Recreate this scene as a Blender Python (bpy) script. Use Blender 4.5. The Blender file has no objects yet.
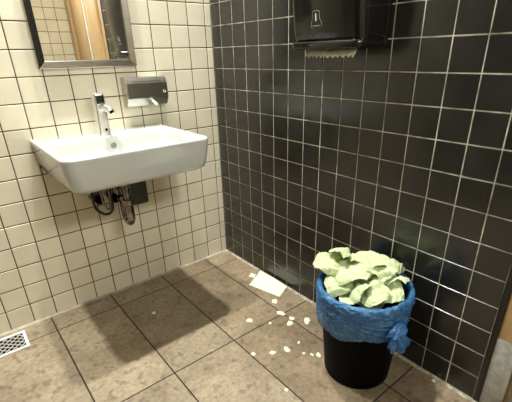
import bpy, bmesh, math, random
from mathutils import Vector, Matrix, noise

scene = bpy.context.scene
COL = scene.collection
random.seed(7)
PI = math.pi

# ------------------------------------------------------------------ camera
cam_d = bpy.data.cameras.new('camera')
cam = bpy.data.objects.new('camera', cam_d); COL.objects.link(cam)
RIGHT = Vector((0.7723, -0.6348, -0.0216))
DOWN = Vector((-0.2819, -0.3120, -0.9073))
FWD = Vector((0.5692, 0.7068, -0.4200))
cam.matrix_world = Matrix(((RIGHT.x, -DOWN.x, -FWD.x, -1.2195),
                           (RIGHT.y, -DOWN.y, -FWD.y, -1.8862),
                           (RIGHT.z, -DOWN.z, -FWD.z, 1.1626),
                           (0, 0, 0, 1)))
cam_d.sensor_fit = 'HORIZONTAL'; cam_d.sensor_width = 36.0
cam_d.lens = 381.21 / 512 * 36.0
cam_d.shift_x = (256 - 261.61) / 512
cam_d.shift_y = (230.825 - 201) / 512
cam_d.clip_start = 0.02
scene.camera = cam

# ------------------------------------------------------------------ world, lamps, exposure
world = bpy.data.worlds.new('world'); scene.world = world
world.use_nodes = True
bg = world.node_tree.nodes['Background']
bg.inputs[0].default_value = (1, 0.93, 0.8, 1); bg.inputs[1].default_value = 0.008

CEIL = 3.6
YB_FILL = -2.47
def area(name, loc, sx, sy, power, col, spread=180):
    d = bpy.data.lights.new(name, 'AREA'); d.shape = 'RECTANGLE'
    d.size = sx; d.size_y = sy; d.energy = power; d.color = col; d.spread = math.radians(spread)
    o = bpy.data.objects.new(name, d); o.location = loc; COL.objects.link(o)
    return o
for lx, pw in ((-1.05, 37), (-0.44, 38)):
    area('downlight_over_sink', (lx, -0.34, CEIL - 0.03), 0.09, 0.08, pw, (0.985, 1.0, 0.955), 115)
area('ceiling_fill_room', (-0.55, -2.0, CEIL - 0.03), 0.60, 0.60, 3, (0.985, 1.0, 0.955))  # unseen soft fill, added to lift the shadows
wfill = area('fill_lamp_behind_viewer', (-0.62, YB_FILL, 1.95), 0.70, 0.22, 22, (0.985, 1.0, 0.955))  # frontal fill lamp, added to brighten the cream wall and basin front
wfill.rotation_euler = (math.radians(86), 0, 0)      # faces the washbasin wall

vs = scene.view_settings
vs.view_transform = 'Standard'; vs.look = 'None'; vs.gamma = 1.0; vs.use_curve_mapping = False
vs.exposure = 0.12

# ------------------------------------------------------------------ materials
def new_mat(name):
    m = bpy.data.materials.new(name); m.use_nodes = True
    return m, m.node_tree.nodes, m.node_tree.links, m.node_tree.nodes['Principled BSDF']

def mat(name, col, rough=0.5, metal=0.0, var=0.0, scale=20.0, bump=0.0, bscale=60.0, detail=4.0,
        rand=0.0, spec=0.5, coat=0.0, dark=None, trans=0.0, rvar=0.0, bdist=0.002, stretch=None):
    """procedural material: base colour mixed with a second tone by noise, per-object value jitter, bump"""
    m, N, L, p = new_mat(name)
    p.inputs['Roughness'].default_value = rough
    p.inputs['Metallic'].default_value = metal
    p.inputs['Specular IOR Level'].default_value = spec
    p.inputs['Coat Weight'].default_value = coat
    p.inputs['Coat Roughness'].default_value = 0.06
    p.inputs['Transmission Weight'].default_value = trans
    tc = N.new('ShaderNodeTexCoord')
    geo = N.new('ShaderNodeNewGeometry')
    src = geo.outputs['Position']
    if stretch:
        mp = N.new('ShaderNodeMapping'); mp.inputs['Scale'].default_value = stretch
        L.new(src, mp.inputs['Vector']); src = mp.outputs['Vector']
    nz = N.new('ShaderNodeTexNoise'); nz.inputs['Scale'].default_value = scale
    nz.inputs['Detail'].default_value = detail; nz.inputs['Roughness'].default_value = 0.6
    L.new(src, nz.inputs['Vector'])
    mx = N.new('ShaderNodeMix'); mx.data_type = 'RGBA'
    d = dark if dark else tuple(c * (1 - var) for c in col)
    mx.inputs['A'].default_value = (*d, 1)
    mx.inputs['B'].default_value = (*col, 1)
    rp = N.new('ShaderNodeValToRGB'); rp.color_ramp.elements[0].position = 0.32; rp.color_ramp.elements[1].position = 0.68
    L.new(nz.outputs['Fac'], rp.inputs['Fac']); L.new(rp.outputs['Color'], mx.inputs['Factor'])
    out = mx.outputs['Result']
    if rand:
        oi = N.new('ShaderNodeObjectInfo')
        mr = N.new('ShaderNodeMapRange'); mr.inputs['To Min'].default_value = 1 - rand; mr.inputs['To Max'].default_value = 1 + rand * .3
        L.new(oi.outputs['Random'], mr.inputs['Value'])
        hs = N.new('ShaderNodeHueSaturation'); L.new(mr.outputs['Result'], hs.inputs['Value'])
        L.new(out, hs.inputs['Color']); out = hs.outputs['Color']
    L.new(out, p.inputs['Base Color'])
    if rvar:
        mr2 = N.new('ShaderNodeMapRange'); mr2.inputs['To Min'].default_value = max(rough - rvar, .02); mr2.inputs['To Max'].default_value = rough + rvar
        L.new(nz.outputs['Fac'], mr2.inputs['Value']); L.new(mr2.outputs['Result'], p.inputs['Roughness'])
    if bump:
        n2 = N.new('ShaderNodeTexNoise'); n2.inputs['Scale'].default_value = bscale; n2.inputs['Detail'].default_value = 3
        L.new(src, n2.inputs['Vector'])
        b = N.new('ShaderNodeBump'); b.inputs['Strength'].default_value = bump; b.inputs['Distance'].default_value = bdist
        L.new(n2.outputs['Fac'], b.inputs['Height']); L.new(b.outputs['Normal'], p.inputs['Normal'])
    return m

M = {}
M['white_tile'] = mat('cream_glazed_tile', (0.82, 0.748, 0.575), 0.22, var=0.10, scale=7, rand=0.07, bump=0.05, bscale=14, detail=6)
M['black_tile'] = mat('black_glazed_tile', (0.022, 0.021, 0.0175), 0.22, spec=0.75, var=0.35, scale=9, rand=0.25, bump=0.12, bscale=55, rvar=0.10, detail=6)
M['dark_grout'] = mat('dark_brown_grout', (0.055, 0.040, 0.024), 0.9, var=0.4, scale=30)
M['light_grout'] = mat('pale_beige_grout', (0.74, 0.70, 0.58), 0.85, dark=(0.16, 0.135, 0.09), scale=13, detail=8)
M['black_trim'] = mat('black_edge_trim', (0.018, 0.017, 0.014), 0.35, var=0.3)
M['floor_grout'] = mat('floor_grout', (0.035, 0.026, 0.017), 0.95, var=0.3)
M['sealant'] = mat('white_sealant', (0.48, 0.44, 0.34), 0.6, dark=(0.28, 0.23, 0.16), scale=16)
M['dirty_sealant'] = mat('dirty_beige_sealant', (0.50, 0.45, 0.34), 0.8, dark=(0.12, 0.09, 0.06), scale=42, detail=8)
M['ceramic'] = mat('white_vitreous_china', (0.54, 0.555, 0.525), 0.10, var=0.02, scale=4, coat=0.5)
M['chrome'] = mat('polished_chrome', (0.92, 0.92, 0.90), 0.30, 1.0, var=0.05)
M['trap_chrome'] = mat('dark_chrome', (0.40, 0.38, 0.33), 0.16, 1.0, var=0.75, scale=38)  # darker, blotchy chrome tone for the pipes and fittings
M['steel'] = mat('brushed_steel', (0.62, 0.60, 0.55), 0.27, 1.0, var=0.12, scale=6, stretch=(1, 1, 60), bump=0.04, bscale=30)
M['steel_dark'] = mat('brushed_steel_front', (0.30, 0.285, 0.25), 0.30, 1.0, var=0.15, scale=6, stretch=(1, 1, 60), bump=0.04, bscale=30)
M['frame_steel'] = mat('brushed_frame_steel', (0.44, 0.415, 0.365), 0.22, 1.0, var=0.12, scale=8, stretch=(1, 1, 20))
M['mirror'] = mat('mirror_glass', (0.90, 0.91, 0.88), 0.008, 1.0, var=0.02, scale=2)
M['black_plastic'] = mat('black_glossy_plastic', (0.007, 0.0067, 0.0055), 0.14, var=0.2, scale=5)
M['matte_black'] = mat('matte_black_plastic', (0.0018, 0.0018, 0.0016), 0.5, spec=0.05, var=0.3, scale=12)
M['box_grey'] = mat('dark_grey_box_plastic', (0.055, 0.050, 0.038), 0.5, var=0.2, scale=12)
M['smoke_glass'] = mat('dark_sensor_glass', (0.02, 0.02, 0.018), 0.06, var=0.1)
M['icon'] = mat('grey_embossed_icon', (0.22, 0.215, 0.18), 0.4, var=0.1)
M['icon_white'] = mat('pale_icon', (0.8, 0.8, 0.72), 0.5, var=0.05)
M['chrome_white'] = mat('worn_white_lever', (0.85, 0.84, 0.80), 0.25, var=0.1)
M['grate'] = mat('worn_pale_grate_metal', (0.50, 0.48, 0.42), 0.4, var=0.35, scale=60)
M['rubber'] = mat('black_rubber_hose', (0.02, 0.018, 0.016), 0.45, var=0.3)
M['wood'] = mat('beech_wood_veneer', (0.66, 0.44, 0.22), 0.42, dark=(0.47, 0.29, 0.13), scale=9, stretch=(6, 6, .5), bump=0.05, bscale=40, detail=6)
M['kick'] = mat('scuffed_grey_kick_plate', (0.58, 0.57, 0.52), 0.5, dark=(0.30, 0.29, 0.26), scale=26, detail=9, rvar=0.15, bump=0.25, bscale=80, metal=0.2)
M['plaster'] = mat('warm_white_plaster', (0.72, 0.68, 0.58), 0.9, var=0.06, scale=5, bump=0.05, bscale=120)

# paper towel: thin, lets some light through
def paper(name, col, dark):
    m = mat(name, col, 0.85, dark=dark, scale=45, bump=0.25, bscale=260, bdist=0.0008)
    N, L = m.node_tree.nodes, m.node_tree.links
    p = N['Principled BSDF']; out = N['Material Output']
    tr = N.new('ShaderNodeBsdfTranslucent'); tr.inputs[0].default_value = (*col, 1)
    ms = N.new('ShaderNodeMixShader'); ms.inputs[0].default_value = 0.22
    L.new(p.outputs[0], ms.inputs[1]); L.new(tr.outputs[0], ms.inputs[2]); L.new(ms.outputs[0], out.inputs[0])
    return m
M['paper_green'] = paper('pale_green_paper', (0.67, 0.745, 0.46), (0.56, 0.64, 0.36))
M['paper_cream'] = paper('cream_paper', (0.90, 0.885, 0.70), (0.84, 0.82, 0.62))

# blue bin liner
m = mat('blue_plastic_film', (0.14, 0.44, 0.82), 0.16, dark=(0.035, 0.17, 0.48), scale=30, bump=1.0, bscale=70, stretch=(1, 1, 1.8), bdist=0.012, coat=1.0)
N, L = m.node_tree.nodes, m.node_tree.links
tr = N.new('ShaderNodeBsdfTranslucent'); tr.inputs[0].default_value = (0.06, 0.30, 0.75, 1)
tp_ = N.new('ShaderNodeBsdfTransparent'); tp_.inputs[0].default_value = (0.30, 0.60, 0.95, 1)
ms = N.new('ShaderNodeMixShader'); ms.inputs[0].default_value = 0.20
m2 = N.new('ShaderNodeMixShader'); m2.inputs[0].default_value = 0.40
L.new(N['Principled BSDF'].outputs[0], ms.inputs[1]); L.new(tr.outputs[0], ms.inputs[2])
L.new(ms.outputs[0], m2.inputs[1]); L.new(tp_.outputs[0], m2.inputs[2]); L.new(m2.outputs[0], N['Material Output'].inputs[0])
M['liner'] = m

# stone floor tile: mottled brown with darker blotches and pale wear
m, N, L, p = new_mat('brown_stone_floor_tile')
geo = N.new('ShaderNodeNewGeometry')
oi = N.new('ShaderNodeObjectInfo')
ad = N.new('ShaderNodeVectorMath'); ad.operation = 'ADD'
sc = N.new('ShaderNodeVectorMath'); sc.operation = 'SCALE'; sc.inputs['Scale'].default_value = 1.0
cx = N.new('ShaderNodeCombineXYZ'); mu = N.new('ShaderNodeMath'); mu.operation = 'MULTIPLY'; mu.inputs[1].default_value = 17.0
L.new(oi.outputs['Random'], mu.inputs[0]); L.new(mu.outputs[0], cx.inputs[0]); L.new(mu.outputs[0], cx.inputs[1])
L.new(geo.outputs['Position'], ad.inputs[0]); L.new(cx.outputs[0], ad.inputs[1])
n1 = N.new('ShaderNodeTexNoise'); n1.inputs['Scale'].default_value = 5.5; n1.inputs['Detail'].default_value = 8; n1.inputs['Roughness'].default_value = .62
n2 = N.new('ShaderNodeTexNoise'); n2.inputs['Scale'].default_value = 60; n2.inputs['Detail'].default_value = 5
n3 = N.new('ShaderNodeTexNoise'); n3.inputs['Scale'].default_value = 26; n3.inputs['Detail'].default_value = 2
for n in (n1, n2, n3): L.new(ad.outputs[0], n.inputs['Vector'])
r1 = N.new('ShaderNodeValToRGB')
r1.color_ramp.elements[0].position = .30; r1.color_ramp.elements[0].color = (0.196, 0.147, 0.094, 1)
r1.color_ramp.elements[1].position = .72; r1.color_ramp.elements[1].color = (0.365, 0.292, 0.198, 1)
L.new(n1.outputs['Fac'], r1.inputs['Fac'])
r2 = N.new('ShaderNodeValToRGB')
r2.color_ramp.elements[0].position = .3; r2.color_ramp.elements[0].color = (.78, .76, .74, 1)
r2.color_ramp.elements[1].position = .7; r2.color_ramp.elements[1].color = (1.18, 1.18, 1.16, 1)
L.new(n2.outputs['Fac'], r2.inputs['Fac'])
r3 = N.new('ShaderNodeValToRGB')
r3.color_ramp.elements[0].position = .32; r3.color_ramp.elements[0].color = (.66, .64, .62, 1)
r3.color_ramp.elements[1].position = .43; r3.color_ramp.elements[1].color = (1, 1, 1, 1)
L.new(n3.outputs['Fac'], r3.inputs['Fac'])
a = N.new('ShaderNodeMix'); a.data_type = 'RGBA'; a.blend_type = 'MULTIPLY'; a.inputs['Factor'].default_value = 1
b = N.new('ShaderNodeMix'); b.data_type = 'RGBA'; b.blend_type = 'MULTIPLY'; b.inputs['Factor'].default_value = 1
L.new(r1.outputs[0], a.inputs['A']); L.new(r2.outputs[0], a.inputs['B'])
L.new(a.outputs['Result'], b.inputs['A']); L.new(r3.outputs[0], b.inputs['B'])
oc_ = N.new('ShaderNodeMix'); oc_.data_type = 'RGBA'; oc_.blend_type = 'MULTIPLY'; oc_.inputs['Factor'].default_value = 1
L.new(b.outputs['Result'], oc_.inputs['A']); L.new(oi.outputs['Color'], oc_.inputs['B'])
L.new(oc_.outputs['Result'], p.inputs['Base Color'])
p.inputs['Roughness'].default_value = 0.52
bp_ = N.new('ShaderNodeBump'); bp_.inputs['Strength'].default_value = .35; bp_.inputs['Distance'].default_value = .002
L.new(n2.outputs['Fac'], bp_.inputs['Height']); L.new(bp_.outputs[0], p.inputs['Normal'])
M['floor_tile'] = m

# ------------------------------------------------------------------ helpers
def link(name, me, material=None, parent=None, loc=None):
    o = bpy.data.objects.new(name, me); COL.objects.link(o)
    if material is not None and me is not None and not me.materials: me.materials.append(M[material])
    if parent: o.parent = parent
    if loc is not None: o.location = loc
    return o
def shade(me, ang=None):
    for q in me.polygons: q.use_smooth = True
    if ang: me.set_sharp_from_angle(angle=math.radians(ang))
def mesh(name, v, f, smooth=None):
    me = bpy.data.meshes.new(name); me.from_pydata([tuple(x) for x in v], [], f); me.update()
    if smooth: shade(me, smooth)
    return me
def bm_mesh(name, bm, smooth=None, fix=True):
    if fix: bmesh.ops.recalc_face_normals(bm, faces=bm.faces)
    me = bpy.data.meshes.new(name); bm.to_mesh(me); bm.free()
    if smooth: shade(me, smooth)
    return me
def add_box(bm, x0, x1, y0, y1, z0, z1, bev=0.0, seg=2):
    r = bmesh.ops.create_cube(bm, size=1)
    vs_ = r['verts']
    for v in vs_:
        v.co = Vector(((x0 + x1) / 2 + v.co.x * (x1 - x0), (y0 + y1) / 2 + v.co.y * (y1 - y0), (z0 + z1) / 2 + v.co.z * (z1 - z0)))
    if bev:
        es = list({e for v in vs_ for e in v.link_edges})
        bmesh.ops.bevel(bm, geom=es, offset=bev, segments=seg, affect='EDGES', profile=0.5)
def box(name, dims, material, parent=None, bev=0.0, seg=2):
    bm = bmesh.new(); add_box(bm, *dims, bev=bev, seg=seg)
    return link(name, bm_mesh(name, bm, 35 if bev else None), material, parent)
def add_tube(bm, pts, r, n=12, caps=True):
    pts = [Vector(q) for q in pts]; rings = []
    rr = r if isinstance(r, (list, tuple)) else [r] * len(pts)
    ref = None
    for i, q in enumerate(pts):
        t = (pts[min(i + 1, len(pts) - 1)] - pts[max(i - 1, 0)]).normalized()
        if ref is None:
            ref = t.orthogonal().normalized()
        ref = (ref - t * ref.dot(t)).normalized(); bi = t.cross(ref)
        rings.append([bm.verts.new(q + (ref * math.cos(2 * PI * k / n) + bi * math.sin(2 * PI * k / n)) * rr[i]) for k in range(n)])
    for A, B in zip(rings, rings[1:]):
        for k in range(n):
            bm.faces.new((A[k], A[(k + 1) % n], B[(k + 1) % n], B[k]))
    if caps:
        bm.faces.new(rings[0][::-1]); bm.faces.new(rings[-1])
def tube(name, pts, r, material, parent=None, n=12, smooth=40):
    bm = bmesh.new(); add_tube(bm, pts, r, n)
    return link(name, bm_mesh(name, bm, smooth), material, parent)
def bez(pts, n=10):
    """Catmull-Rom through points"""
    P = [Vector(q) for q in pts]; P = [2 * P[0] - P[1]] + P + [2 * P[-1] - P[-2]]
    out = []
    for i in range(1, len(P) - 2):
        for k in range(n):
            t = k / n; a, b, c, d = P[i - 1:i + 3]
            out.append(0.5 * ((2 * b) + (-a + c) * t + (2 * a - 5 * b + 4 * c - d) * t * t + (-a + 3 * b - 3 * c + d) * t ** 3))
    out.append(P[-2]); return out
def empty(name, loc, label, cat, group=None):
    o = bpy.data.objects.new(name, None); COL.objects.link(o); o.location = loc; o.empty_display_size = .05
    o['label'] = label; o['category'] = cat
    if group: o['group'] = group
    bpy.context.view_layer.update()
    return o
def tag(o, label, cat, group=None):
    o['label'] = label; o['category'] = cat
    if group: o['group'] = group
    return o
def struct(o, label=None):
    o['kind'] = 'structure'
    if label: o['label'] = label
    return o
def adopt(root):
    """children were built in world coordinates: keep them there"""
    inv = Matrix.Translation(-root.location)
    for c in root.children: c.matrix_parent_inverse = inv
def finish(root): adopt(root); return root

# ------------------------------------------------------------------ room shell
ZF = -0.004            # floor level
PITCH = 0.1
XL, YB = -2.15, -2.55  # far side wall, wall behind the camera
YD = -1.60             # where the dark wall ends and the doorway starts

def pillow(w, h, g=0.0036, th=0.007, bv=0.0018):
    """tile: local u (width), v (height), n out of wall; face at n=0, with an eased edge"""
    a, b = (w - g) / 2, (h - g) / 2
    v = []
    for (x, y, n) in ((a, b, -th), (a, b, -bv), (a - bv * .5, b - bv * .5, -bv * .35), (a - bv * 1.4, b - bv * 1.4, 0)):
        v += [(-x, -y, n), (x, -y, n), (x, y, n), (-x, y, n)]
    f = []
    for r in range(3):
        for k in range(4):
            f.append((r * 4 + k, r * 4 + (k + 1) % 4, r * 4 + 4 + (k + 1) % 4, r * 4 + 4 + k))
    f.append((12, 13, 14, 15))
    return v, f

AX = {'left': lambda u, v, n: (u, -n, v),        # faces -y, width along +x
      'right': lambda u, v, n: (-n, -u, v),      # faces -x, width along -y
      'back': lambda u, v, n: (-u, n, v),        # faces +y
      'side': lambda u, v, n: (n, u, v)}         # faces +x
def tile_wall(wall, side, origin, us, vs_, material, show, name='tile', gap=.0036):
    """us, vs_: joint positions. Tiles the photograph shows are single parts, the others one joined part"""
    ax = AX[side]; cache = {}; rest_v, rest_f = [], []; cnt = 0
    rng = random.Random(side)
    for i in range(len(us) - 1):
        for j in range(len(vs_) - 1):
            w, h = us[i + 1] - us[i], vs_[j + 1] - vs_[j]
            if w < .008: continue
            cu, cv = (us[i] + us[i + 1]) / 2, (vs_[j] + vs_[j + 1]) / 2
            pv, pf = pillow(w, h, gap)
            loc = Vector(origin) + Vector(ax(cu, cv, 0))
            if show(loc):
                k = (round(w, 4), round(h, 4))
                if k not in cache:
                    cache[k] = mesh(name, [ax(*q) for q in pv], pf); cache[k].materials.append(M[material])
                o = bpy.data.objects.new(name, cache[k]); COL.objects.link(o); o.parent = wall; o.location = loc
                t = 0.0035
                e = [rng.uniform(-t, t) for _ in range(3)]
                o.rotation_euler = e
                o.location = loc + Vector(ax(0, 0, rng.uniform(-.0003, .0002)))
                cnt += 1
            else:
                b0 = len(rest_v)
                rest_v += [Vector(ax(*q)) + loc for q in pv]; rest_f += [tuple(b0 + q for q in ff) for ff in pf]
    if rest_v:
        o = link(name + '_field', mesh(name + '_field', rest_v, rest_f), material, wall); o['kind'] = 'stuff'
    return cnt

rows = [k * PITCH for k in range(0, 36)] + [CEIL]
rows[0] = ZF + .003
# left wall: cream tiles (plane y = 0)
wl = struct(box('wall_left', (XL, 0.12, 0.0016, 0.12, ZF - .1, CEIL), 'dark_grout'), 'wall of cream square tiles with dark brown grout behind the washbasin')
us = [XL] + [-0.03777 - PITCH * k for k in range(21, -1, -1)] + [0.0]
us = [u for n, u in enumerate(us) if n == 0 or u > XL + .01]
tile_wall(wl, 'left', (0, 0, 0), us, rows, 'white_tile', lambda q: q.x > -1.30 and q.z < 1.62)
# right wall: black tiles (plane x = 0)
wr = struct(box('wall_right', (0.0016, 0.12, YD + .02, 0.12, ZF - .1, CEIL), 'light_grout'), 'wall of black square tiles with pale grout behind the waste bin')
us = [0.0] + [0.07989 + PITCH * k for k in range(0, 16)]
tile_wall(wr, 'right', (0, 0, 0), us, rows, 'black_tile', lambda q: q.z < 1.62, gap=.0030)
struct(box('trim_1', (-0.002, 0.125, YD, YD + .0185, ZF, CEIL), 'black_trim', bev=.002), 'black edging strip at the end of the black tiled wall')
# wall behind the camera: seen in the mirror
wb = struct(box('wall_back', (XL - .12, 0.25, YB - .12, YB - .0016, ZF - .1, CEIL), 'dark_grout'), 'cream tiled wall reflected in the mirror')
us = [0.06 + PITCH * k for k in range(0, 22)]
tile_wall(wb, 'back', (0.06, YB, 0), [0.0] + us, rows, 'white_tile', lambda q: q.x > -0.62 and .9 < q.z < 2.1)
ws = struct(box('wall_side', (XL - .12, XL - .0016, YB - .12, 0.12, ZF - .1, CEIL), 'light_grout'), 'black tiled wall beyond the left of the picture')
us = [YB + PITCH * k for k in range(0, 26)]
tile_wall(ws, 'side', (XL, 0, 0), us, rows, 'black_tile', lambda q: False)
struct(box('ceiling', (XL - .12, .25, YB - .12, .12, CEIL, CEIL + .1), 'plaster'), 'plain warm white ceiling')
wh = struct(box('wall_over_door', (0.0, .12, YB, YD, 2.1, CEIL), 'plaster'), 'plain wall above the doorway')

# floor
fl = struct(box('floor', (XL - .1, .2, YB - .1, .1, ZF - .1, ZF - .0014), 'floor_grout'), 'floor of brown stone tiles')
xs = [0.0, -0.178] + [-0.178 - .2975 * k for k in range(1, 7)] + [XL]
xs.insert(0, .12)
ys = [0.0, -0.140, -0.746, -1.352, -1.958, YB]
fcache = {}
rng = random.Random(3)
for i in range(len(xs) - 1):
    for j in range(len(ys) - 1):
        x1, x0 = xs[i], xs[i + 1]; y1, y0 = ys[j], ys[j + 1]
        if x1 > .01 and y1 > YD + .0: continue      # under the wall
        if x1 - x0 < .02: continue
        k = (round(x1 - x0, 4), round(y1 - y0, 4))
        if k not in fcache:
            v, f = pillow(*k, g=.0056, th=.008, bv=.0013)
            fcache[k] = mesh('floor_tile', v, f); fcache[k].materials.append(M['floor_tile'])
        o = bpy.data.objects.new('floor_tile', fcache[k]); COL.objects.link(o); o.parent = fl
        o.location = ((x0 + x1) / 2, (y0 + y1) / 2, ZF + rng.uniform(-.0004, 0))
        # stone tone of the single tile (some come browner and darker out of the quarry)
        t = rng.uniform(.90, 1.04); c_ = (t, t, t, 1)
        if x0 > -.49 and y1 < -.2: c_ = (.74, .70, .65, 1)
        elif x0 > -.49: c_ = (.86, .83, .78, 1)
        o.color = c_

# sealant along the foot of both walls: small coved strips
def cove(name, p0, p1, nrm, w, h, material, seed):
    rg = random.Random(seed); v, f = [], []; n = 60
    p0, p1, nrm = Vector(p0), Vector(p1), Vector(nrm)
    for i in range(n + 1):
        t = i / n; q = p0.lerp(p1, t)
        ww = w * (1 + .35 * noise.noise(Vector((t * 23, seed, 0)))); hh = h * (1 + .3 * noise.noise(Vector((t * 17, seed, 4))))
        up = Vector((0, 0, 1))
        v += [q - nrm * .002, q + nrm * ww, q + nrm * ww * .9 + up * hh * .2, q + nrm * ww * .35 + up * hh * .55, q + nrm * .0015 + up * hh, q - nrm * .002 + up * hh]
    for i in range(n):
        for k in range(5): f.append((i * 6 + k, i * 6 + k + 1, i * 6 + 7 + k, i * 6 + 6 + k))
    return struct(link(name, mesh(name, v, f, 50), material))
cove('trim_2', (XL, 0, ZF), (0, 0, ZF), (0, -1, 0), .012, .006, 'sealant', 1)['label'] = 'pale sealant along the foot of the cream wall'
cove('trim_3', (0, 0, ZF), (0, YD, ZF), (-1, 0, 0), .013, .005, 'dirty_sealant', 2)['label'] = 'dirty pale sealant along the foot of the black wall'

# doorway in the right wall: wooden frame, leaf with grey kick plate
dr = struct(link('door_1', None, loc=(0.05, -2.07, ZF)), 'beech door with a scuffed grey kick plate past the end of the black wall')
dr.empty_display_size = .05
def dpart(name, dims, material, bev=.002):
    o = box(name, dims, material, dr, bev); return o
dpart('jamb', (0.004, .125, YD - .065, YD - .0005, ZF, 2.1), 'wood')
dpart('jamb', (0.004, .125, YB + .002, YB + .06, ZF, 2.1), 'wood')
dpart('head_jamb', (0.004, .125, YB + .06, YD - .065, 2.04, 2.1), 'wood')
leaf = dpart('leaf', (0.028, .068, YB + .062, YD - .067, ZF + .006, 2.037), 'wood')
dpart('kick_plate', (0.0025, .0265, YD - .0652, YD - .0005, ZF + .001, .293), 'kick', .001)
kp = dpart('kick_plate', (0.0245, .0278, YB + .075, YD - .075, ZF + .012, .293), 'kick', .001)
dpart('edge_strip', (0.020, .0275, YD - .535, YD - .51, .3, 2.03), 'black_trim', .001)
dpart('edge_strip', (0.016, .0275, YD - .51, YD - .492, .3, 2.03), 'chrome_white', .001)
dpart('door_stop', (0.006, .0275, YD - .20, YD - .155, .3, 2.03), 'wood', .004)
hb = bmesh.new(); add_tube(hb, bez([(0.0275, -1.95, 1.06), (-.025, -1.95, 1.06), (-.032, -1.938, 1.06), (-.032, -1.83, 1.06)], 6), .009, 12)
link('handle', bm_mesh('handle', hb, 40), 'chrome', dr)
adopt(dr)

# light fittings in the ceiling (frames round the lamps)
def fitting(x, y, sx, sy, label):
    r = empty('ceiling_light', (x, y, CEIL - .03), label, 'ceiling light')
    for dims in ((x - sx / 2 - .03, x - sx / 2, y - sy / 2 - .03, y + sy / 2 + .03), (x + sx / 2, x + sx / 2 + .03, y - sy / 2 - .03, y + sy / 2 + .03),
                 (x - sx / 2, x + sx / 2, y - sy / 2 - .03, y - sy / 2), (x - sx / 2, x + sx / 2, y + sy / 2, y + sy / 2 + .03)):
        box('frame_rail', (*dims, CEIL - .028, CEIL), 'steel', r, .002)
    adopt(r)
fitting(-1.05, -.34, .09, .08, 'small steel framed downlight in the ceiling above the left end of the washbasin')
fitting(-.44, -.34, .09, .08, 'small steel framed downlight in the ceiling above the soap dispenser')
fitting(-.55, -2.0, .60, .60, 'added square steel framed fill panel in the ceiling over the room')  # frame round the added room fill

wlf = empty('fill_light', (-.62, -2.55, 1.82), 'added long steel fill lamp on the cream wall behind the viewer', 'wall light')
box('housing', (-1.0, -.24, -2.549, -2.49, 1.82, 2.08), 'steel', wlf, .004)  # housing made up for the added fill lamp
adopt(wlf)

# ------------------------------------------------------------------ washbasin
def rrect(x0, x1, y0, y1, rf, rb, z, n=10):
    """rounded rectangle ring (rf front corners at y0, rb back corners at y1), counter-clockwise, z may be a function of y"""
    out = []
    for (cx_, cy_, r, a0) in ((x1 - rf, y0 + rf, rf, -PI / 2), (x1 - rb, y1 - rb, rb, 0), (x0 + rb, y1 - rb, rb, PI / 2), (x0 + rf, y0 + rf, rf, PI)):
        for k in range(n + 1):
            a_ = a0 + PI / 2 * k / n
            x, y = cx_ + r * math.cos(a_), cy_ + r * math.sin(a_)
            out.append(Vector((x, y, z(y) if callable(z) else z)))
    return out
def loft(rings, cap0=True, cap1=True):
    v = [q for r in rings for q in r]; n = len(rings[0]); f = []
    for i in range(len(rings) - 1):
        for k in range(n):
            f.append((i * n + k, i * n + (k + 1) % n, (i + 1) * n + (k + 1) % n, (i + 1) * n + k))
    if cap0: f.append(tuple(range(n))[::-1])
    if cap1: f.append(tuple(range((len(rings) - 1) * n, len(rings) * n)))
    return v, f
RZ = 0.857
SX0, SX1, SY0, SY1 = -0.953, -0.370, -0.520, -0.001
bot = lambda d: (lambda y: .702 + d + (-y / .5) * .020)
rings = [rrect(-.80, -.52, -.36, -.05, .05, .02, bot(-.004)),
         rrect(-.885, -.425, -.455, -.012, .05, .012, bot(-.001)),
         rrect(-.918, -.392, -.488, -.004, .05, .008, bot(.004)),
         rrect(-.930, -.382, -.500, SY1, .05, .006, bot(.013)),
         rrect(-.936, -.379, -.506, SY1, .05, .006, bot(.028)),
         rrect(-.945, -.374, -.514, SY1, .048, .006, bot(.075)),
         rrect(SX0 + .001, SX1 - .001, SY0 + .001, SY1, .045, .006, RZ - .016),
         rrect(SX0, SX1, SY0, SY1, .045, .006, RZ - .008),
         rrect(SX0 + .0018, SX1 - .0018, SY0 + .0018, SY1, .044, .006, RZ - .0022),
         rrect(SX0 + .006, SX1 - .006, SY0 + .006, SY1 - .002, .04, .006, RZ),
         rrect(SX0 + .022, SX1 - .022, SY0 + .022, -.150, .036, .035, RZ - .0015),
         rrect(SX0 + .028, SX1 - .028, SY0 + .027, -.156, .036, .036, RZ - .005),
         rrect(SX0 + .031, SX1 - .031, SY0 + .030, -.159, .038, .038, RZ - .014),
         rrect(SX0 + .036, SX1 - .036, SY0 + .034, -.163, .042, .042, RZ - .050),
         rrect(SX0 + .044, SX1 - .044, SY0 + .042, -.170, .046, .046, RZ - .082),
         rrect(SX0 + .062, SX1 - .062, SY0 + .060, -.188, .05, .05, RZ - .098),
         rrect(SX0 + .10, SX1 - .10, SY0 + .095, -.225, .05, .05, RZ - .104),
         rrect(-.70, -.615, -.365, -.285, .03, .03, RZ - .110)]
sink = empty('washbasin', (-.657, 0, RZ), 'white ceramic washbasin mounted on the cream tiled wall below the mirror', 'washbasin')
v, f = loft(rings); link('basin', mesh('basin', v, f, 50), 'ceramic', sink)
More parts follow.
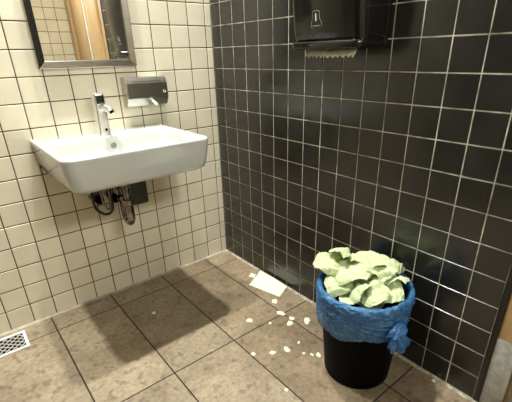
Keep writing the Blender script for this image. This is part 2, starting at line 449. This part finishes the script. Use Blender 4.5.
# moulding line on the left side panel
# overflow hole: ring and dark plug on the back slope of the bowl
def disc_ring(name, c, axis, r0, r1, th, material, parent, n=24, dark=None):
    c, axis = Vector(c), Vector(axis).normalized(); u = axis.orthogonal().normalized(); w = axis.cross(u); v, f = [], []
    prof = [(r0, 0), (r0, th), ((r0 + r1) / 2, th * 1.3), (r1, th * .8), (r1, 0)]
    for k in range(n):
        a_ = 2 * PI * k / n; dr_ = u * math.cos(a_) + w * math.sin(a_)
        for (r, t) in prof: v.append(c + dr_ * r + axis * t)
    m_ = len(prof)
    for k in range(n):
        for q in range(m_ - 1): f.append((k * m_ + q, k * m_ + q + 1, ((k + 1) % n) * m_ + q + 1, ((k + 1) % n) * m_ + q))
    o = link(name, mesh(name, v, f, 50), material, parent)
    if dark:
        v2 = [c + axis * th * .3] + [c + axis * th * .3 + (u * math.cos(2 * PI * k / n) + w * math.sin(2 * PI * k / n)) * r0 for k in range(n)]
        o2 = link('hole', mesh('hole', v2, [(0, 1 + k, 1 + (k + 1) % n) for k in range(n)]), dark, o)
    return o
disc_ring('overflow_ring', (-.659, -.1622, .812), (0, -.99, .12), .0085, .0125, .002, 'steel_dark', sink, dark='steel_dark')
disc_ring('waste_ring', (-.6575, -.325, RZ - .1095), (0, 0, 1), .016, .031, .003, 'chrome', sink, dark='matte_black')
finish(sink)

# tap
tp = empty('sensor_tap', (-.675, -.115, RZ), 'chrome upright sensor tap with dark top panel on the washbasin', 'tap')
TX, TY = -.675, -.112
def lean(z): return (z - RZ) / .172
tr_ = []
for z, hx, hy, oy in ((RZ + .0005, .0245, .026, 0), (RZ + .004, .0235, .025, 0), (.90, .0225, .0245, 0), (.96, .0218, .024, 0.001), (1.014, .0215, .0235, .003), (1.024, .0208, .023, .003), (1.028, .0185, .021, .003)):
    cx_, cy_ = TX + .004 * lean(z), TY + oy
    tr_.append(rrect(cx_ - hx, cx_ + hx, cy_ - hy, cy_ + hy, .008, .008, z, 5))
v, f = loft(tr_); link('tap_body', mesh('tap_body', v, f, 40), 'chrome', tp)
# sloping dark display on the front upper face and steel rim
q = TX + .004
bm = bmesh.new(); add_box(bm, q - .0165, q + .0165, TY - .0235, TY - .0150, .986, 1.021, .002); link('sensor_panel', bm_mesh('sensor_panel', bm, 40), 'smoke_glass', tp)
sp = bez([(TX + .006, TY - .005, .974), (TX + .010, TY - .045, .972), (TX + .016, TY - .080, .965), (TX + .018, TY - .092, .961)], 6)
o = tube('spout', sp, [.0155] * 7 + [.015] * 6 + [.0145] * 6, 'chrome', tp, 16)
d_ = (Vector(sp[-1]) - Vector(sp[-3])).normalized()
disc_ring('aerator', sp[-1], (.02, -1, -.12), .0085, .0135, .003, 'steel', tp, dark='matte_black')
disc_ring('sensor_eye', (TX + .006, TY - .0250, .878), (0, -1, .05), .0001, .0065, .0012, 'smoke_glass', tp)
bpy.context.view_layer.update()
eye = [c for c in tp.children if c.name.startswith('sensor_eye')][0]
finish(tp)

# waste trap and supply fittings under the basin
tx, ty = -.652, -.205
tp2 = empty('drain_trap', (tx, 0, .60), 'chrome drain trap with pipe into the wall under the washbasin', 'drain trap')
tube('tailpipe', [(tx, ty, .7035), (tx, ty, .56)], .017, 'trap_chrome', tp2, 16)
tube('coupling_nut', [(tx, ty, .662), (tx, ty, .658), (tx, ty, .636), (tx, ty, .632)], [.021, .025, .025, .021], 'trap_chrome', tp2, 8, 25)
tube('coupling_nut', [(tx, ty, .572), (tx, ty, .568), (tx, ty, .546), (tx, ty, .542)], [.021, .026, .026, .021], 'trap_chrome', tp2, 8, 25)
ub = [(tx, ty, .56)] + [(tx, ty + .036 * (1 - math.cos(t)), .482 - .036 * math.sin(t)) for t in [PI * k / 12 for k in range(13)]] + [(tx, ty + .072, .56)]
tube('u_bend', ub, .0185, 'trap_chrome', tp2, 16)
tube('coupling_nut', [(tx, ty + .072, .572), (tx, ty + .072, .568), (tx, ty + .072, .546), (tx, ty + .072, .542)], [.021, .026, .026, .021], 'trap_chrome', tp2, 8, 25)
tube('wall_pipe', bez([(tx, ty + .072, .56), (tx, ty + .076, .592), (tx, ty + .10, .606), (tx, -.012, .608)], 6), .0165, 'trap_chrome', tp2, 16)
disc_ring('wall_flange', (tx, -.0005, .608), (0, -1, 0), .0165, .036, .008, 'trap_chrome', tp2)
finish(tp2)

bb = empty('valve_box', (-.517, 0, .53), 'flat black box on the cream tiles behind the drain trap', 'box')
bm = bmesh.new(); add_box(bm, -.572, -.484, -.026, -.0005, .464, .62, .004); link('housing', bm_mesh('housing', bm, 40), 'box_grey', bb)
bm = bmesh.new(); add_box(bm, -.567, -.489, -.030, -.0265, .469, .614, .003); link('cover', bm_mesh('cover', bm, 40), 'box_grey', bb)
finish(bb)

def valve(x, z, label, hose_to):
    r = empty('stop_valve', (x, 0, z), label, 'valve', 'stop valves under the washbasin')
    disc_ring('rosette', (x, -.0005, z), (0, -1, 0), .012, .026, .006, 'trap_chrome', r)
    tube('valve_body', [(x, -.001, z), (x, -.03, z), (x, -.034, z), (x, -.060, z), (x, -.064, z)], [.012, .012, .019, .019, .013], 'rubber', r, 14)
    tube('valve_knob', [(x, -.064, z), (x, -.068, z), (x, -.090, z), (x, -.094, z)], [.014, .021, .021, .016], 'matte_black', r, 10, 25)
    tube('outlet', [(x, -.047, z + .01), (x, -.047, z + .040), (x, -.047, z + .046)], [.009, .011, .008], 'trap_chrome', r, 10)
    finish(r)
valve(-.745, .555, 'black stop valve farther left under the washbasin', None)
valve(-.672, .545, 'black stop valve beside the drain trap', None)
hs = tube('supply_hose', bez([(-.765, -.10, .70), (-.776, -.105, .60), (-.775, -.10, .53), (-.742, -.080, .485), (-.715, -.085, .478), (-.700, -.105, .505), (-.697, -.11, .56), (-.700, -.11, .64), (-.702, -.11, .70)], 8), .0065, 'rubber', None, 10)
tag(hs, 'thin black hose hanging in a low loop under the washbasin', 'hose')
hs = tube('supply_hose', bez([(-.745, -.125, .70), (-.742, -.125, .56), (-.732, -.125, .525), (-.722, -.125, .515), (-.712, -.125, .53), (-.708, -.125, .58), (-.71, -.125, .70)], 8), .0055, 'trap_chrome', None, 10)
tag(hs, 'thin steel hose in a short loop under the washbasin', 'hose')

# ------------------------------------------------------------------ mirror
mr_ = empty('wall_mirror', (-.648, 0, 1.128), 'rectangular mirror with polished steel frame above the washbasin', 'mirror')
X0, X1, Z0, Z1, FW = -.853, -.442, 1.127, 1.80, .029
def rail(c0, c1, inn0, inn1):
    """mitred rail: cross-section rises at the outer lip and slopes down to the glass"""
    v = []
    for (o_, i_) in ((c0, inn0), (c1, inn1)):
        o_, i_ = Vector((o_[0], 0, o_[1])), Vector((i_[0], 0, i_[1]))
        for t, y in ((0, -.0005), (0, -.026), (.08, -.0275), (.90, -.0185), (1, -.0165), (1, -.0005)):
            q_ = o_.lerp(i_, t); v.append((q_.x, y, q_.z))
    f = [(k, (k + 1) % 6, 6 + (k + 1) % 6, 6 + k) for k in range(6)] + [tuple(range(6))[::-1], tuple(range(6, 12))]
    bm = bmesh.new(); me = mesh('frame_rail', v, f); bm.from_mesh(me); bpy.data.meshes.remove(me)
    link('frame_rail', bm_mesh('frame_rail', bm), 'frame_steel', mr_)
oc = [(X0, Z0), (X1, Z0), (X1, Z1), (X0, Z1)]
ic = [(X0 + FW, Z0 + FW), (X1 - FW, Z0 + FW), (X1 - FW, Z1 - FW), (X0 + FW, Z1 - FW)]
for k in range(4): rail(oc[k], oc[(k + 1) % 4], ic[k], ic[(k + 1) % 4])
box('glass', (X0 + FW - .004, X1 - FW + .004, -.0150, -.0115, Z0 + FW - .004, Z1 - FW + .004), 'mirror', mr_)
finish(mr_)

# ------------------------------------------------------------------ soap dispenser
sd = empty('soap_dispenser', (-.42, 0, .955), 'brushed steel soap dispenser with push lever on the cream tiles', 'soap dispenser')
SX = (-.523, -.319)
prof = [(-.0005, 1.078), (-.030, 1.080), (-.046, 1.0765), (-.0605, 1.056), (-.0615, 1.053), (-.0625, .988), (-.0615, .984), (-.042, .952), (-.036, .949), (-.0005, .949)]
def prism_x(name, prof_, x0, x1, material, parent, smooth=None):
    n = len(prof_); v = [(x0, y, z) for y, z in prof_] + [(x1, y, z) for y, z in prof_]
    f = [(k, (k + 1) % n, n + (k + 1) % n, n + k) for k in range(n)] + [tuple(range(n))[::-1], tuple(range(n, 2 * n))]
    bm = bmesh.new(); me = mesh(name, v, f); bm.from_mesh(me); bpy.data.meshes.remove(me)
    return link(name, bm_mesh(name, bm, smooth), material, parent)
prism_x('housing', prof, SX[0], SX[1], 'steel', sd, 28)
fp = [(-.0612, 1.0535), (-.0640, 1.0525), (-.0648, .9885), (-.0620, .9875)]
prism_x('front_plate', fp, SX[0] + .006, SX[1] - .002, 'steel_dark', sd)
disc_ring('lock', (-.338, -.0645, 1.012), (0, -1, 0), .003, .0075, .003, 'chrome', sd, dark='matte_black')
prism_x('window_slot', [(-.0520, 1.074), (-.0525, 1.0745), (-.0600, 1.0615), (-.0595, 1.061)], SX[0] + .03, SX[1] - .03, 'steel', sd)
bm = bmesh.new(); add_tube(bm, [(-.402, -.055, .974), (-.399, -.072, .964), (-.396, -.086, .955)], [.0065, .0065, .0075], 12)
link('push_lever', bm_mesh('push_lever', bm, 40), 'chrome_white', sd)
# side cover seam with oval cut
disc_ring('side_boss', (SX[0] - .0002, -.030, 1.02), (-1, 0, 0), .010, .013, .0012, 'steel', sd)
finish(sd)

# ------------------------------------------------------------------ paper towel dispenser
pd = empty('towel_dispenser', (0, -.915, 1.175), 'black plastic paper towel dispenser on the black tiled wall', 'towel dispenser')
Y0, Y1 = -1.066, -.757
def dring(z, d, ins=0.0):
    """plan section, back at the wall, bowed front"""
    out = [Vector((-.0005, Y0 + ins, z)), ]
    r = .028
    n = 8
    a0 = [Vector((-d + r - r * math.sin(PI / 2 * k / n), Y0 + ins + r - r * math.cos(PI / 2 * k / n), z)) for k in range(n + 1)]
    a1 = [Vector((-d + r - r * math.cos(PI / 2 * k / n), Y1 - ins - r + r * math.sin(PI / 2 * k / n), z)) for k in range(n + 1)]
    mid = []
    for k in range(1, 8):
        t = k / 8; y = (Y0 + ins + r) + (Y1 - Y0 - 2 * ins - 2 * r) * t
        mid.append(Vector((-d - .012 * math.sin(PI * t), y, z)))
    out += a0 + mid + a1 + [Vector((-.0005, Y1 - ins, z))]
    return out
DZ = 1.178
body = [dring(DZ + .014, .128, .006), dring(DZ + .02, .140, .002), dring(DZ + .05, .150), dring(1.35, .165), dring(1.50, .168), dring(1.58, .155, .002), dring(1.605, .125, .012), dring(1.61, .08, .03)]
v, f = loft(body); bm = bmesh.new(); me = mesh('cover', v, f); bm.from_mesh(me)
link('cover', bm_mesh('cover', bm, 40), 'black_plastic', pd)
# bottom lip: rounded bar along the lower front edge
lip = [dring(DZ - .004, .128, .008), dring(DZ - .005, .150, .003), dring(DZ, .159, .0), dring(DZ + .014, .161, -.001), dring(DZ + .020, .157, .001), dring(DZ + .0205, .12, .01)]
v, f = loft(lip); bm = bmesh.new(); me = mesh('bottom_lip', v, f); bm.from_mesh(me)
link('bottom_lip', bm_mesh('bottom_lip', bm, 50), 'black_plastic', pd)
# button under the lip
tube('button', [(-.118, -.83, DZ - .007), (-.118, -.83, DZ + .004)], .006, 'matte_black', pd, 12)
# embossed pictogram: sheet outline with a pale bar, on a base
def on_front(y, z):
    t = (y - (Y0 + .028)) / (Y1 - Y0 - .056); d = .150 + (.165 - .150) * (z - DZ - .05) / (1.35 - DZ - .05)
    return Vector((-d - .012 * math.sin(PI * min(max(t, 0), 1)) - .0006, y, z))
def stroke(name, pts, r, material):
    tube(name, [on_front(*q_) for q_ in pts], r, material, pd, 6)
yc, zc = -.892, 1.268
stroke('pictogram_outline', [(yc + .016, zc - .004), (yc + .016, zc + .017), (yc + .013, zc + .020), (yc - .013, zc + .020), (yc - .016, zc + .017), (yc - .016, zc - .004)], .0011, 'icon')
stroke('pictogram_outline', [(yc + .016, zc - .004), (yc + .021, zc - .008), (yc + .024, zc - .014), (yc + .023, zc - .026), (yc + .019, zc - .030)], .0011, 'icon')
stroke('pictogram_outline', [(yc - .016, zc - .004), (yc - .021, zc - .008), (yc - .024, zc - .014), (yc - .023, zc - .026)], .0011, 'icon')
stroke('pictogram_bar', [(yc + .001, zc + .013), (yc + .001, zc - .009)], .0022, 'icon_white')
stroke('pictogram_base', [(yc + .016, zc - .023), (yc - .016, zc - .023)], .0015, 'icon')
finish(pd)

# paper hanging out of the slot, torn zigzag edge
rg = random.Random(5)
bm = bmesh.new(); n = 44; cols = []
for i in range(n + 1):
    t = i / n; y = -.826 - .215 * t
    zz = 1.150 + (.0035 if i % 4 in (0, 1) else -.0025) + rg.uniform(-.001, .001)
    w = .004 * math.sin(t * 9) + .002 * math.sin(t * 23)
    cols.append([bm.verts.new((-.128 + w * .3, y, DZ - .003)), bm.verts.new((-.136 + w, y, 1.164)), bm.verts.new((-.146 + w * 1.3, y, zz))])
for A, B in zip(cols, cols[1:]):
    for k in range(2): bm.faces.new((A[k], B[k], B[k + 1], A[k + 1]))
hp = link('paper_towel', bm_mesh('hanging_towel', bm, 60), 'paper_cream')
sm = hp.modifiers.new('thickness', 'SOLIDIFY'); sm.thickness = .0006
tag(hp, 'pale green paper towel with torn edge hanging from the black dispenser', 'paper towel')

# ------------------------------------------------------------------ waste bin, liner
BC = Vector((-.187, -1.198, ZF))
RB, RT, BH = .127, .160, .392
def ring_at(r, z, n=48, fn=None):
    return [Vector((BC.x + (r + (fn(2 * PI * k / n, z) if fn else 0)) * math.cos(2 * PI * k / n), BC.y + (r + (fn(2 * PI * k / n, z) if fn else 0)) * math.sin(2 * PI * k / n), z)) for k in range(n)]
wb_ = empty('waste_bin', BC, 'round black plastic waste bin beside the black tiled wall', 'bin')
H = ZF + BH
prof = [(RB - .012, ZF + .0005), (RB - .003, ZF + .0015), (RB, ZF + .006), (RB + .001, ZF + .02), (RT - .004, H - .03), (RT + .003, H - .026), (RT + .004, H - .003), (RT, H), (RT - .004, H - .002), (RT - .008, H - .03), (RB - .006, ZF + .01)]
v, f = loft([ring_at(r, z) for r, z in prof]); link('bucket', mesh('bucket', v, f, 40), 'matte_black', wb_)
finish(wb_)

ln = empty('bin_liner', BC + Vector((0, 0, BH)), 'blue plastic bag folded over the rim of the black bin', 'bin liner')
KA = math.radians(-106)            # direction of the knot seen from the bin axis
def wr_(a, z):
    q_ = Vector((math.cos(a) * 2.2, math.sin(a) * 2.2, z * 16))
    q2 = Vector((math.cos(a) * 6, math.sin(a) * 6, z * 55))
    # diagonal drag folds towards the knot
    s = noise.noise(Vector((a * 2.2 + z * 22, z * 14, 3)))
    d = math.atan2(math.sin(a - KA), math.cos(a - KA))
    drag = abs(noise.noise(Vector((d * 1.2, (z - .285 - .05 * abs(d)) * 70, 11))))
    fine = abs(noise.noise(Vector((math.cos(a) * 15 + z * 20, math.sin(a) * 15, z * 60)))) + .6 * abs(noise.noise(Vector((math.cos(a) * 26, math.sin(a) * 26, z * 110 + 5))))
    return .0045 * fine + .0045 * noise.noise(q_) + .003 * noise.noise(q2) + .004 * abs(s) + .006 * drag
def bagbot(a):
    d = math.atan2(math.sin(a - KA), math.cos(a - KA))
    return .225 + .035 * math.exp(-(d / .8) ** 2) + .012 * math.sin(a * 2 + 1) + .005 * math.sin(a * 7)
n = 300; NR = 60
rings = []
for j in range(6):                                     # inside of the bag, coming up to the rim
    t = j / 5; rings.append([(RT - .012 - .006 * (1 - t), .24 + t * (H - .012 - .24), .5) for k in range(n)])
rings.append([(RT - .008, H + .004, .7)] * n)
rings.append([(RT - .004, H + .008, .8)] * n)
rings.append([(RT + .001, H + .010, .9)] * n)
rings.append([(RT + .006, H + .008, .95)] * n)
rings.append([(RT + .010, H + .003, 1)] * n)
rings.append([(RT + .0125, H - .003, 1)] * n)
for j in range(1, NR + 1):
    t = j / NR; row = []
    for k in range(n):
        a_ = 2 * PI * k / n; zb = bagbot(a_); z = (H - .006) + (zb - H + .006) * t
        rb = RB + (RT - RB) * (z - ZF) / BH + .0095 + .004 * math.sin(t * PI)
        if t < .12: rb += .004
        row.append((rb, z, 1.0))
    rings.append(row)
vv = []
for row in rings:
    rr_ = []
    for k, (r, z, am) in enumerate(row):
        a_ = 2 * PI * k / n
        dlt = max(wr_(a_, z) * am, -.005)
        rad = r + dlt
        rr_.append(Vector((min(BC.x + rad * math.cos(a_), -.006), BC.y + rad * math.sin(a_), z + (.003 * noise.noise(Vector((math.cos(a_) * 5, math.sin(a_) * 5, 9))) + .004 * abs(noise.noise(Vector((math.cos(a_) * 19, math.sin(a_) * 19, 2)))) if z > H - .004 else 0))))
    vv.append(rr_)
v, f = loft(vv, False, False); link('bag_skirt', mesh('bag_skirt', v, f, 40), 'liner', ln)
# gathered knot with loose tail on the right
kd = Vector((math.cos(KA), math.sin(KA), 0)); side = Vector((-kd.y, kd.x, 0))
kc = BC + kd * (RT + .012) + Vector((0, 0, .305))
def tail(name, base, pts, wid, seed):
    rg_ = random.Random(seed); v, f = [], []; m_ = len(pts); K = 28
    for i, (off, out, z) in enumerate(pts):
        w = wid[i]
        for k in range(K):
            a_ = 2 * PI * k / K
            pl = 1 + .38 * math.sin(a_ * 5 + seed + i * .5) * min(1, i / 2) + .2 * noise.noise(Vector((math.cos(a_) * 3, math.sin(a_) * 3, i * .6 + seed)))
            v.append(base + side * (off + w * pl * math.cos(a_)) + kd * (out + w * .55 * pl * math.sin(a_)) + Vector((0, 0, z + .006 * math.sin(a_ * 4 + seed) * i / m_)))
    for i in range(m_ - 1):
        for k in range(K): f.append((i * K + k, i * K + (k + 1) % K, (i + 1) * K + (k + 1) % K, (i + 1) * K + k))
    f.append(tuple(range(K))[::-1])
    link(name, mesh(name, v, f, 60), 'liner', ln)
tail('knot', kc, [(.03, -.006, .034), (.022, .004, .026), (.012, .012, .014), (.0, .016, .0), (-.008, .012, -.010), (-.012, .006, -.016)], [.010, .020, .028, .029, .022, .010], 2)
tail('bag_tail', kc, [(.0, .010, .006), (.004, .014, -.012), (.010, .017, -.030), (.014, .018, -.048), (.012, .018, -.064), (.008, .017, -.074)], [.016, .024, .032, .036, .032, .022], 5)
finish(ln)

# ------------------------------------------------------------------ crumpled paper towels
def crumple(seed, a=.075, ridges=4, amp=.020, n=26, dome=.03, aspect=1.0):
    rg_ = random.Random(seed)
    R = [(rg_.uniform(0, 2 * PI), rg_.uniform(.5, 1.5), rg_.uniform(0, 6.28), rg_.uniform(.55, 1.15)) for _ in range(ridges)]
    tri = lambda x: abs(((x / PI) % 2) - 1) * 2 - 1
    v, f = [], []
    for i in range(n + 1):
        for j in range(n + 1):
            u, w = -1 + 2 * i / n, -1 + 2 * j / n
            z = 0; dx = 0; dy = 0
            uu = u + .25 * noise.noise(Vector((u * 1.5, w * 1.5, seed))); ww = w + .25 * noise.noise(Vector((u * 1.5, w * 1.5, seed + 9)))
            for (an, fr, ph, am) in R:
                s = tri((uu * math.cos(an) + ww * math.sin(an)) * fr * PI + ph)
                z += am * s; dx += am * s * math.cos(an * 3 + ph) * .5; dy += am * s * math.sin(an * 3 + ph) * .5
            z += .3 * tri(uu * 7 + 3 * ww + seed) * tri(ww * 6 - 2 * uu + seed * 2)
            z /= ridges ** .5; dx /= ridges ** .5; dy /= ridges ** .5
            r2 = u * u + w * w
            sh = 1 / (1 + .28 * r2)
            x = u * a * sh + dx * amp * .9; y = w * a * aspect * sh + dy * amp * .9
            v.append((x, y, z * amp - dome * r2 * .5 + .006 * noise.noise(Vector((u * 4, w * 4, seed)))))
    for i in range(n):
        for j in range(n):
            k = i * (n + 1) + j
            if (i + j + seed) % 2: f += [(k, k + 1, k + n + 2, k + n + 1)]
            else: f += [(k, k + 1, k + n + 2), (k, k + n + 2, k + n + 1)]
    me = mesh('crumpled_towel', v, f)
    return me
TG = 'paper towels heaped in the bin'
def towel(seed, px, py, pz, rot, label, material='paper_green', **kw):
    me = crumple(seed, **kw); shade(me, 26)
    o = link('paper_towel', me, material, None, BC + Vector((px, py, pz - ZF)))
    o.rotation_euler = rot
    s = o.modifiers.new('thickness', 'SOLIDIFY'); s.thickness = .0007
    tag(o, label, 'paper towel', TG); return o
# camera-right and camera-far directions on the floor, used only to describe where on the heap a towel lies
Rt = Vector((.772, -.635, 0)).normalized(); Fr = Vector((.635, .772, 0)).normalized()
def at(r, fwd): q_ = Rt * r + Fr * fwd; return q_.x, q_.y
T = [  # right, far, z, rotation, size kw, label
 (.0, .0, .350, (.1, .1, .3), dict(a=.108, dome=.006, amp=.012), 'wide crumpled pale green paper towel deep in the bin under the heap'),
 (-.128, .055, .455, (.25, -.25, .5), dict(a=.066, dome=.015, amp=.016), 'crumpled paper towel hanging out over the far left of the bin rim'),
 (-.070, .085, .485, (.65, .1, 1.7), dict(a=.058, dome=.03, amp=.016), 'upright pointed paper towel at the left back top of the heap'),
 (.010, .075, .468, (.3, .1, 2.2), dict(a=.078, dome=.03, amp=.020), 'crumpled paper towel at the top back centre of the heap'),
 (.070, .055, .470, (.1, .35, .9), dict(a=.080, dome=.04, amp=.017), 'rounded crumpled paper towel at the top right of the heap'),
 (-.050, .010, .452, (-.45, -.30, .7), dict(a=.085, dome=.012, amp=.011), 'smooth folded paper towel sloping across the left middle of the heap'),
 (.025, .020, .462, (-.2, .1, 2.9), dict(a=.072, dome=.03, amp=.022), 'tightly crumpled paper towel in the centre of the heap'),
 (-.098, -.020, .412, (-.2, -.4, 1.1), dict(a=.062, dome=.02, amp=.017), 'crumpled paper towel against the left inside of the bag'),
 (-.055, -.070, .408, (-.5, -.2, .2), dict(a=.066, dome=.02, amp=.018), 'crumpled paper towel at the front left of the heap by the blue bag'),
 (.000, -.080, .412, (-.55, .1, 1.4), dict(a=.070, dome=.02, amp=.017), 'creased paper towel at the front centre of the heap by the blue bag'),
 (.060, -.065, .415, (-.5, .3, 2.4), dict(a=.068, dome=.02, amp=.020), 'creased paper towel at the front right of the heap by the blue bag'),
 (.102, -.015, .420, (-.2, .6, .4), dict(a=.064, dome=.02, amp=.018), 'crumpled paper towel against the right inside of the bag'),
 (.108, .055, .425, (.3, .5, 1.9), dict(a=.058, dome=.02, amp=.017), 'small crumpled paper towel at the far right of the heap'),
 (.052, -.010, .448, (-.4, .2, 1.2), dict(a=.064, dome=.02, amp=.018), 'folded paper towel on the right middle of the heap'),
]
for i, (r, fw, z, rot, kw, lab) in enumerate(T):
    x, y = at(r, fw)
    towel(20 + i * 7, x, y, z, rot, lab, **kw)

# flat towel lying on the floor at the foot of the black wall, its far edge curling up
def sheet(corners, n=10, lift=None, seed=0):
    A, B, C_, D = [Vector(q_) for q_ in corners]; v, f = [], []
    for i in range(n + 1):
        for j in range(n + 1):
            s, t = i / n, j / n
            q_ = (A * (1 - s) + B * s) * (1 - t) + (D * (1 - s) + C_ * s) * t
            z = ZF + .0015 + (lift(s, t) if lift else 0) + .0016 * (1 + noise.noise(Vector((s * 3, t * 3, seed))))
            v.append((q_.x, q_.y, z))
    for i in range(n):
        for j in range(n):
            k = i * (n + 1) + j; f.append((k, k + 1, k + n + 2, k + n + 1))
    return mesh('sheet', v, f, 60)
me = sheet([(-.150, -.433, 0), (-.016, -.366, 0), (-.016, -.597, 0), (-.099, -.634, 0)], 12, lambda s, t: .010 * max(0, s - .55) ** 2 * 5 + .006 * math.sin(t * 2.6) * s, 4)
o = link('paper_towel', me, 'paper_cream'); s = o.modifiers.new('thickness', 'SOLIDIFY'); s.thickness = .0006
tag(o, 'flat cream paper towel lying on the floor against the black wall', 'paper towel')
me = sheet([(-.095, -.362, 0), (-.068, -.350, 0), (-.052, -.374, 0), (-.082, -.396, 0)], 6, lambda s, t: .006 * s * (1 - t), 8)
o = link('paper_scrap', me, 'paper_cream'); s = o.modifiers.new('thickness', 'SOLIDIFY'); s.thickness = .0006
tag(o, 'small torn flap of paper at the far end of the flat towel', 'paper scrap', 'paper scraps on the floor')

# torn scraps on the floor
def scrap(x, y, r, seed, label, el=1.0):
    rg_ = random.Random(seed); K = 11; v = [(0, 0, r * .42)]; f = []
    ph = rg_.uniform(0, 6)
    for ringi, (fr, hz) in enumerate(((.5, .38), (1, .10), (.92, 0))):
        for k in range(K):
            a_ = 2 * PI * k / K + ph
            q_ = 1 + .45 * noise.noise(Vector((math.cos(a_) * 1.8, math.sin(a_) * 1.8, seed * 1.7)))
            v.append((r * fr * q_ * math.cos(a_) * el, r * fr * q_ * math.sin(a_), r * max(0, hz * (1 + rg_.uniform(-.6, .5)))))
    for k in range(K):
        k2 = (k + 1) % K
        f.append((0, 1 + k, 1 + k2))
        for q_ in range(2): f.append((1 + q_ * K + k, 1 + (q_ + 1) * K + k, 1 + (q_ + 1) * K + k2, 1 + q_ * K + k2))
    f.append(tuple(1 + 2 * K + k for k in range(K))[::-1])
    o = link('paper_scrap', mesh('scrap', v, f), 'paper_cream', None, (x, y, ZF + .0003))
    o.rotation_euler = (0, 0, rg_.uniform(0, 6))
    return tag(o, label, 'paper scrap', 'paper scraps on the floor')
SC = [(-0.664, -0.319, .0095, 'white paper scrap alone in the dark shadow under the washbasin'),
      (-0.144, -0.643, .0130, 'paper scrap next to the near corner of the flat towel'),
      (-0.184, -0.742, .0120, 'paper scrap on the joint between the flat towel and the bin'),
      (-0.173, -0.802, .0120, 'farther one of two paper scraps lying side by side near the bin'),
      (-0.207, -0.824, .0125, 'nearer one of two paper scraps lying side by side near the bin'),
      (-0.131, -0.866, .0145, 'ragged star shaped paper scrap just left of the blue bag'),
      (-0.339, -0.682, .0135, 'paper scrap on the brown tile midway between basin shadow and bin'),
      (-0.275, -0.762, .0060, 'tiny paper crumb between two scraps near the tile joint'),
      (-0.267, -0.947, .0050, 'tiny paper crumb left of the blue bag hem'),
      (-0.464, -0.872, .0088, 'paper scrap lying on the long dark tile joint'),
      (-0.396, -0.920, .0092, 'leftmost of two paper scraps in the middle of the near brown tile'),
      (-0.337, -0.946, .0098, 'rightmost of two paper scraps in the middle of the near brown tile'),
      (-0.297, -1.010, .0062, 'tiny paper crumb a hand away from the foot of the bin'),
      (-0.277, -1.038, .0055, 'tiny paper crumb close to the foot of the bin'),
      (-0.258, -1.057, .0080, 'slim paper scrap touching the left foot of the bin'),
      (-0.488, -1.106, .0072, 'nearest paper scrap on the floor, at the bottom of the picture'),
      (-0.024, -1.445, .0060, 'small white scrap at the foot of the black wall right of the bin')]
for i, (x, y, r, lab) in enumerate(SC):
    scrap(x, y, r * 1.15, 3 + i * 5, lab, 1.0 + .35 * (i % 3))

# ------------------------------------------------------------------ floor drain
gr = empty('floor_drain', (-1.262, -.11, ZF), 'square pale metal floor drain grate by the foot of the cream wall', 'drain')
gx0, gx1, gy0, gy1 = -1.332, -1.192, -.178, -.040
box('sump', (gx0 + .008, gx1 - .008, gy0 + .008, gy1 - .008, ZF + .0002, ZF + .0012), 'matte_black', gr)
for dims in ((gx0, gx1, gy0, gy0 + .012), (gx0, gx1, gy1 - .012, gy1), (gx0, gx0 + .012, gy0 + .012, gy1 - .012), (gx1 - .012, gx1, gy0 + .012, gy1 - .012)):
    box('frame_rail', (*dims, ZF + .0002, ZF + .0055), 'chrome_white', gr, .001, 1)
# lattice: diagonal bars both ways, clipped to the frame
gi = (gx0 + .011, gx1 - .011, gy0 + .011, gy1 - .011)
def clipped(c, d):
    """segment of the line x*d + y = c within gi"""
    ptsx = []
    for x in (gi[0], gi[1]):
        y = c - d * x
        if gi[2] <= y <= gi[3]: ptsx.append((x, y))
    for y in (gi[2], gi[3]):
        x = (c - y) / d
        if gi[0] < x < gi[1]: ptsx.append((x, y))
    return ptsx[:2] if len(ptsx) >= 2 else None
for d in (1, -1):
    cc = [c for c in [(-1.262 * d - .109) + k * .0290 for k in range(-6, 7)]]
    for c in cc:
        sg = clipped(c, d)
        if not sg: continue
        (xa, ya), (xb, yb) = sg; L_ = math.hypot(xb - xa, yb - ya)
        if L_ < .02: continue
        bm = bmesh.new(); add_box(bm, -L_ / 2, L_ / 2, -.0024, .0024, 0, .0030, .0008, 1)
        bmesh.ops.rotate(bm, verts=bm.verts, cent=(0, 0, 0), matrix=Matrix.Rotation(math.atan2(yb - ya, xb - xa), 3, 'Z'))
        bmesh.ops.translate(bm, verts=bm.verts, vec=((xa + xb) / 2, (ya + yb) / 2, ZF + .0018 + (.0003 if d > 0 else 0)))
        link('grate_bar', bm_mesh('grate_bar', bm), 'grate', gr)
finish(gr)
